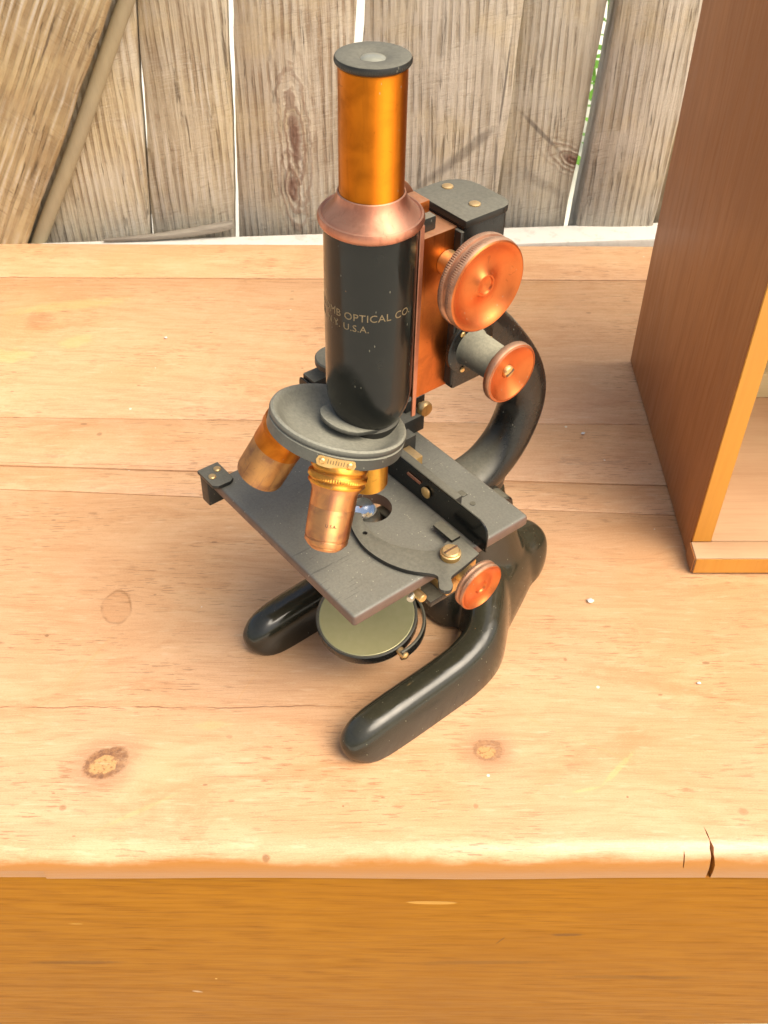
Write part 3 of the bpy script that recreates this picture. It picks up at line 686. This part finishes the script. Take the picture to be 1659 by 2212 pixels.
# tube ------------------------------------------------------------
tb = part(bm_lathe([(0, .1690), (.0105, .1692), (.0128, .1705), (.0150, .1738), (.0168, .1780), (.0180, .1830), (.0184, .1880), (.0184, .2650), (.0176, .2660), (0, .2660)], 72), 'body_tube', 'black_clean')
part(bm_lathe([(.0186, .2618), (.0197, .2626), (.0203, .2634, .00018), (.0205, .2644, .00018), (.0203, .2656, .00018), (.0199, .2663), (.0192, .2665), (.0187, .2660), (.0184, .2662), (.0172, .2674), (.0154, .2694), (.0140, .2714), (.0132, .2733), (.0129, .2746), (.0124, .2749)], 180, closed=False), 'collar', 'copper', tb)
dt = part(bm_lathe([(.0122, .268), (.0122, .3200), (.0118, .3204), (0, .3204)], 72), 'draw_tube', 'tube_gold')
ep = part(bm_lathe([(.0122, .3204), (.0130, .3209), (.0133, .3213, .0002), (.0135, .3217, .0002), (.0135, .3226, .0002), (.0131, .3233), (.0124, .3236), (.0058, .3232), (.0046, .3224), (0, .3222)], 180), 'eyepiece', 'dusty')
part(bm_lathe([(.0046, .3222), (.0040, .3228), (.0024, .3232), (0, .3234)], 40), 'eye_lens', 'eye_lens', ep)
# lettering round the body tube
def wrapped(txt, ang0, z, size, mat, rad, parent, name='lettering', xf=T, mt=None, tight=.62):
    cu = bpy.data.curves.new('txt', 'FONT'); cu.body = txt; cu.size = size; cu.extrude = .00005; cu.resolution_u = 3; cu.space_character = 1.05
    o = bpy.data.objects.new('txt', cu); COL.objects.link(o)
    dg = bpy.context.evaluated_depsgraph_get(); dg.update()
    me = bpy.data.meshes.new_from_object(o.evaluated_get(dg)); bpy.data.objects.remove(o)
    b2 = bmesh.new(); b2.from_mesh(me)
    bmesh.ops.subdivide_edges(b2, edges=[e for e in b2.edges if e.calc_length() > size * .12], cuts=2)
    for v in b2.verts:
        q = ang0 + v.co.x / rad; rr = rad + .00004 + v.co.z
        p = Vector((rr * math.cos(q), rr * math.sin(q), z + v.co.y))
        v.co = mt @ p if mt else p
    return mesh_from(b2, name, M[mat], parent, xf, 0)
camang = math.atan2(-.629, .777)
wrapped('BAUSCH & LOMB OPTICAL CO.', camang - R(152), .2290, .0046, 'gilt', .0184, tb)
wrapped('ROCHESTER, N.Y. U.S.A.', camang - R(146), .2242, .0042, 'gilt', .0184, tb)

# nosepiece ---------------------------------------------------------
TH_ = R(17); s_, c_ = math.sin(TH_), math.cos(TH_); rr = .0195; zm = .1625
NC = Vector((0, -rr * c_, zm + rr * s_))
NM = frame(NC, (0, s_, c_))
npz = part(bm_lathe([(0, -.004), (.020, -.0025), (.0285, -.0008), (.0300, .0002), (.0300, .0052), (.0292, .0056), (.0292, .0060), (.0300, .0064), (.0302, .0072), (.0298, .0084), (.0288, .0090), (.0278, .0086), (.0262, .0072), (.0235, .0046), (.0205, .0030), (.0170, .0022), (0, .0020)], 80, NM), 'nosepiece', 'nose')
# wedge between the tube and the revolver, and its slide
part(bm_lathe([(.0130, .1600), (.0135, .1660), (.0140, .1700), (.0128, .1712)], 48), 'adapter_ring', 'dusty', npz)
pts = [(.0125, .0285), (-.0125, .0285)] + [(-.0125 * math.cos(q), .004 - .0105 * math.sin(q)) for q in [math.pi * k / 14 for k in range(15)]]
part(bm_prism(pts, .0056, .0074, .0004), 'slide_plate', 'nose', npz, lambda c: T(NM @ c))
# name plate on the rim
camN = NM.inverted() @ Vector((.30, -.25, .34)); a0 = math.atan2(camN.y, camN.x) + R(4)
bm = bmesh.new(); grid = []
for i in range(25):
    u = (i / 24 - .5) * 2; hgt = .0024 * (1 - max(0, abs(u) - .78) ** 2 / .22 ** 2) ** .5 if abs(u) > .78 else .0024
    q = a0 + u * R(16)
    grid.append([bm.verts.new((r_ * math.cos(q), r_ * math.sin(q), .0024 + h_)) for r_, h_ in ((.0298, -hgt), (.0305, -hgt), (.0305, hgt), (.0298, hgt))])
for a, b in zip(grid, grid[1:]):
    for k in range(4): bm.faces.new((a[k], a[(k + 1) % 4], b[(k + 1) % 4], b[k]))
bm.faces.new(grid[0]); bm.faces.new(grid[-1])
part(bm, 'name_plate', 'brass', npz, lambda c: T(NM @ c))
for u in (-1, 1):
    q = a0 + u * R(11); n = Vector((math.cos(q), math.sin(q), 0))
    part(bm_lathe([(.0014, 0), (.0014, .0005), (.0009, .0010), (0, .0011)], 18, NM @ frame(n * .0304 + Vector((0, 0, .0026)), n, (0, 0, 1))), 'screw', 'brass', npz)
bm = bmesh.new()
for k in range(7):
    q = a0 + R(-6.5 + k * 2.1); n = Vector((math.cos(q), math.sin(q), 0)); tn = Vector((-n.y, n.x, 0)); hh = .0009 if k % 3 else .0012
    base = n * .03055 + Vector((0, 0, .0028)); vv = [bm.verts.new(base + tn * x + Vector((0, 0, y))) for x, y in ((-.00013, -.0009), (.00013, -.0009), (.00013, hh), (-.00013, hh))]
    bm.faces.new(vv)
part(bm, 'engraved_strokes', 'engraved', npz, lambda c: T(NM @ c), 0)
# objectives
def objective(phi, prof, mat, name='objective'):
    q = R(phi); m = NM @ Vector((rr * math.sin(q), rr * math.cos(q), -.001)); d = NM.to_3x3() @ Vector((math.sin(q) * s_, math.cos(q) * s_, -c_))
    F = frame(m, d, (1, .3, 0))
    o = bpy.data.objects.new(name, None)
    loc = T(m); rot = (Matrix.Rotation(-TA, 3, 'X') @ F.to_3x3())
    def build(prof, nm, mt_, par, seg=64, closed=False):
        b = bm_lathe(prof, seg, None, closed=closed); bmesh.ops.recalc_face_normals(b, faces=b.faces)
        me = bpy.data.meshes.new(nm); b.to_mesh(me); b.free(); ob = link(me, nm, M[mt_], par); return ob
    root = build(prof[0], name, mat, mic)
    root.matrix_local = Matrix.Translation(loc) @ rot.to_4x4()
    for pr_, nm, mt_, seg in prof[1:]: build(pr_, nm, mt_, root, seg)
    return root
# long copper objective at the front
o2 = objective(120, [[(.0112, .0108), (.0110, .0116), (.0103, .0128), (.0099, .0142), (.0098, .0200), (.00965, .0203), (.0098, .0206), (.0095, .0335), (.0090, .0338), (.0090, .0344), (.0094, .0347), (.0093, .0362), (.0086, .0370), (.0080, .0371), (.0080, .0378), (.0062, .0394), (.0045, .0398), (0, .0398)],
    ([(.0100, .001), (.0116, .0016), (.0121, .0024), (.0121, .0034), (.0116, .0040), (.0110, .0044), (.0110, .0050)], 'mount_ring', 'obj_gold', 64),
    ([(.0110, .0050), (.0122, .0054), (.0126, .0060, .0003), (.0126, .0078, .0003), (.0120, .0083), (.0115, .0086), (.0115, .0090), (.0121, .0093), (.0122, .0100), (.0119, .0106), (.0111, .0110)], 'knurled_ring', 'obj_gold', 140)], 'obj_copper')
wm = M['obj_gold']
wrapped('U.S.A.', -1.2, 0, .0019, 'engraved', .0098, o2, 'lettering', None, Matrix(((1, 0, 0, 0), (0, -1, 0, 0), (0, 0, -1, .0275), (0, 0, 0, 1))))
# blunt objective at the left
objective(-120, [[(.0112, .0155), (.0112, .0330), (.0108, .0345), (.0096, .0352), (.0060, .0350), (.0052, .0340), (0, .0340)],
    ([(.0100, .000), (.0112, .002), (.0120, .003), (.0120, .0065), (.0116, .0075), (.0114, .0080), (.0114, .0160)], 'mount_ring', 'lacquer', 64)], 'obj_dull')
# working objective on the axis
objective(0, [[(.0112, .0000), (.0112, .0040), (.0095, .0045), (.0095, .0300), (.0090, .0310), (.0060, .0335), (.0040, .0345), (0, .0345)],
    ([(.0112, .0010), (.0122, .0014, .0003), (.0122, .0035, .0003), (.0112, .0040)], 'knurled_ring', 'obj_gold', 140)], 'obj_gold')

# stage -------------------------------------------------------------
me = evaluated(bm_box(-.0660, .0484, -.0457, .0608, .1035, .1100, .0022, 4),
               [('BOOLEAN', dict(operation='DIFFERENCE', object=bm_lathe([(.0104, .09), (.0104, .12)], 48, Matrix.Translation((-.0025, .0040, 0))), solver='EXACT'))])
xform_mesh(me, T); stage = link(me, 'stage', M['stage'], mic, 40)
part(bm_lathe([(.0085, .084), (.0085, .1045), (.0072, .1068), (.0066, .1088), (.0060, .1088), (.0058, .1078), (0, .1074)], 40, Matrix.Translation((-.0050, .0012, 0))), 'condenser', 'steel', stage)
part(bm_lathe([(0, .1078), (.0056, .1080), (.0057, .1092), (.0053, .1110), (.0042, .1127), (.0026, .1138), (.0010, .1143), (0, .1144)], 36, Matrix.Translation((-.0050, .0012, 0))), 'condenser_lens', 'glass', stage)
# bracket on the left front corner
part(bm_prism([(-.0742, -.0490), (-.0600, -.0490), (-.0578, -.0470), (-.0575, -.0400), (-.0590, -.0375), (-.0740, -.0372)], .1103, .1125, .0005), 'corner_bracket', 'dusty', stage)
part(bm_box(-.0735, -.0668, -.0482, -.0380, .0935, .1102, .0006), 'bracket_leg', 'dusty', stage)
for a, b in ((-.0655, -.0455), (-.0690, -.0405)):
    part(bm_lathe([(.0019, .1122), (.0019, .1130), (.0014, .1134), (0, .1134)], 18, Matrix.Translation((a, b, 0))), 'screw', 'brass', stage)
# mechanical stage ------------------------------------------------------
ms = empty('mechanical_stage'); ms.parent = mic
out = catmull([Vector((a, b, 0)) for a, b in ((-.0035, -.0065), (.0020, -.0118), (.0095, -.0150), (.0200, -.0168), (.0317, -.0152), (.0424, -.0105), (.0520, -.0026), (.0560, -.0040), (.0600, -.0066), (.0634, -.0040), (.0620, -.0005), (.0580, .0020), (.0570, .0060), (.0562, .0120), (.0545, .0225))], 4)
inn = catmull([Vector((a, b, 0)) for a, b in ((.0380, .0225), (.0400, .0120), (.0400, .0068), (.0333, -.0001), (.0237, -.0060), (.0137, -.0076), (.0050, -.0062), (.0000, -.0035))], 4)
me = evaluated(bm_prism([(v.x, v.y) for v in out] + [(v.x, v.y) for v in inn], .1104, .1128, 0),
               [('BOOLEAN', dict(operation='DIFFERENCE', object=bm_lathe([(.0011, .111), (.0011, .12)], 14, Matrix.Translation((.0118, -.0108, 0))), solver='EXACT')), ('BEVEL', dict(width=.0004, segments=2, limit_method='ANGLE', angle_limit=R(50)))])
xform_mesh(me, T); link(me, 'slide_finger', M['dusty'], ms, 40)
rl = [(.0545, .1105), (.0545, .1205), (.0538, .1235), (.0518, .1258), (.0488, .1270), (-.0900, .1270), (-.0915, .1262), (-.0920, .1245), (-.0920, .1105)]
part(bm_prism(rl, 0, .0011, .0003, 1), 'guide_rail', 'black_clean', ms, lambda c: T(Vector((c.x, .0262 + c.z, c.y))))
part(bm_box(-.092, .0300, .0276, .0330, .1150, .1250, .0008), 'slide_bar', 'dusty', ms)
part(bm_box(-.0230, -.0165, .0290, .0440, .1112, .1265, .0005), 'slide_block', 'dusty', ms)
part(bm_box(-.0163, -.0060, .0335, .0395, .1112, .1222, .0005), 'brass_gib', 'brass', ms)
part(bm_box(-.0905, -.0800, .0278, .0385, .1130, .1290, .0008), 'end_stop', 'dusty', ms)
part(bm_lathe([(.0030, .118), (.0030, .1345), (.0110, .1350), (.0115, .1356), (.0115, .1385), (.0108, .1392), (0, .1392)], 40, Matrix.Translation((-.0800, .0425, 0))), 'clamp_disc', 'dusty', ms)
part(bm_box(.0285, .0420, .0165, .0220, .1130, .1148, .0005), 'slide_clip', 'black', ms)
mt = frame((.0130, .0255, .1190), (0, -1, 0))
part(bm_lathe([(.0030, 0), (.0030, .0006), (.0022, .0012), (0, .0013)], 20, mt), 'screw', 'brass', ms)
part(bm_prism([(-.0045, -.0008), (.0045, -.0008), (.0050, 0), (.0045, .0008), (-.0045, .0008), (-.0050, 0)], 0, .0005), 'slot', 'copper', ms, lambda c: T(Vector((c.x + .0035, .0259 - c.z, .1215 + c.y))))
mt = Matrix.Translation((.0478, .0105, 0))
part(bm_lathe([(.0046, .1127), (.0048, .1135), (.0048, .1155), (.0042, .1158), (.0042, .1165), (.0036, .1172), (0, .1175)], 32, mt), 'pivot_screw', 'brass', ms)
part(bm_box(.0474, .0482, .0068, .0142, .1171, .1178), 'slot', 'engraved', ms)
part(bm_lathe([(.0014, .1095), (.0014, .1103), (0, .1103)], 14, Matrix.Translation((.0257, .0450, 0))), 'peg', 'black', ms)
part(bm_box(.0150, .0195, .0440, .0475, .1098, .1106, .0003, 1), 'worn_stamp', 'black', ms)
# clamp on the back edge with thumbscrew
part(bm_prism([(-.0445, .0500), (-.0330, .0500), (-.0330, .0640), (-.0445, .0640)], .1102, .1200, .0006), 'rear_clamp', 'dusty', ms)
part(bm_box(-.0460, -.0390, .0560, .0690, .1200, .1270, .0006), 'clamp_cap', 'dusty', ms)
part(bm_lathe([(.0018, 0), (.0018, .002), (.0038, .0022), (.0042, .003), (.0042, .0052), (.0036, .006), (0, .006)], 28, axx(-.0390, .0655, .1215)), 'thumbscrew', 'brass', ms)
# knob of the mechanical stage
mt = axx(.0500, .0185, .0985)
part(bm_lathe([(.0050, -.010), (.0050, .004), (.0038, .0045), (.0038, .008)], 32, mt), 'stage_knob', 'brass', ms)
part(bm_lathe([(.0030, .0062), (.0110, .0066), (.0124, .0072, .0003), (.0126, .0084, .0003), (.0119, .0090), (.0119, .0098), (.0126, .0104, .0003), (.0126, .0116, .0003), (.0120, .0122)], 140, mt, closed=False), 'knurled_rim', 'knob_rim', ms)
part(bm_lathe([(.0123, .0120), (.0116, .0123), (.0106, .0114), (.0088, .0104), (.0068, .0106), (.0048, .0114), (.0034, .0115), (.0028, .0108), (0, .0108)], 64, mt, closed=False), 'dished_face', 'knob', ms)
# substage rack, rod and bracket under the stage
part(bm_box(.0340, .0500, .0080, .0260, .0890, .1033, .0010), 'pinion_box', 'brass', ms)
part(bm_lathe([(.0022, -.012), (.0022, .002), (.0018, .0024), (0, .0024)], 18, axx(.0470, -.0060, .0965)), 'pinion_end', 'brass', ms)
part(bm_lathe([(.0018, 0), (.0018, .0085), (.0015, .0090), (0, .0090)], 18, frame((.0415, -.0030, .0960), (.5, -1, .0))), 'steel_pin', 'steel', ms)
part(bm_box(.0200, .0480, .0000, .0200, .0850, .0888, .0008), 'substage_bracket', 'black', ms)

# mirror ------------------------------------------------------------
MMx = frame((.0015, -.0025, .0375), (.05, -.12, 1))
mir = part(bm_lathe([(0, -.0060), (.0240, -.0056), (.0262, -.0048), (.0268, -.0030), (.0268, .0016), (.0262, .0022), (.0252, .0018)], 72, MMx, closed=False), 'mirror', 'black', None, None)
part(bm_lathe([(.0254, .0016), (.0248, .0019), (.0244, .0016), (0, .0016)], 64, MMx, closed=False), 'mirror_glass', 'mirror', mir, None)
bm = bmesh.new()
fk = [(.0300 * math.cos(q), .0300 * math.sin(q), -.001 - .007 * max(0, math.sin(q)) ) for q in [R(-3) + R(186) * k / 24 for k in range(25)]]
bm_sweep(fk, (0, 0, 1), [(.0034, .0010)] * 25, 4, 2, 10, bm)
part(bm, 'fork', 'black', mir, lambda c: MMx @ c)
for ang in (0, math.pi):
    n = Vector((math.cos(ang), math.sin(ang), 0))
    part(bm_lathe([(.0022, -.003), (.0022, .0022), (.0014, .0030), (0, .0032)], 18, MMx @ frame(n * .0295 + Vector((0, 0, -.001)), n, (0, 0, 1))), 'pivot_screw', 'brass', mir, None)
bm = bmesh.new()
bm_sweep([(.0035, .0255, .028), (.003, .034, .036), (.001, .043, .055), (0, .050, .080), (0, .052, .094)], (1, 0, 0), [(.0045, .003), (.004, .003), (.0035, .003), (.0035, .003), (.004, .0035)], 3, 5, 14, bm)
part(bm, 'mirror_bar', 'black', mir, None)

# white crumbs on the lid
def crumb(x, y, s, label):
    bm = bmesh.new(); bmesh.ops.create_icosphere(bm, subdivisions=2, radius=1)
    for v in bm.verts:
        k = 1 + .45 * mnoise.noise(v.co * 1.7 + Vector((x * 90, y * 70, 0))); v.co = Vector((v.co.x * s * 1.2 * k, v.co.y * s * .9 * k, max(v.co.z * s * .55 * k, -s * .3) + s * .3))
    o = mesh_from(bm, 'plaster_crumb', M['white']); o.location = (x, y, .0006); tag(o, label, 'crumb', 'white crumbs on the lid')
crumb(.1198, .3971, .0017, 'white plaster crumb between the microscope heel and the case')
crumb(.170, .3385, .0009, 'tiny white crumb near the right edge, in front of the case')
crumb(.1365, .5490, .0012, 'pale grey crumb beside the dark joint left of the case')
crumb(-.167, .6635, .0011, 'tiny white crumb on the far left planks of the lid')
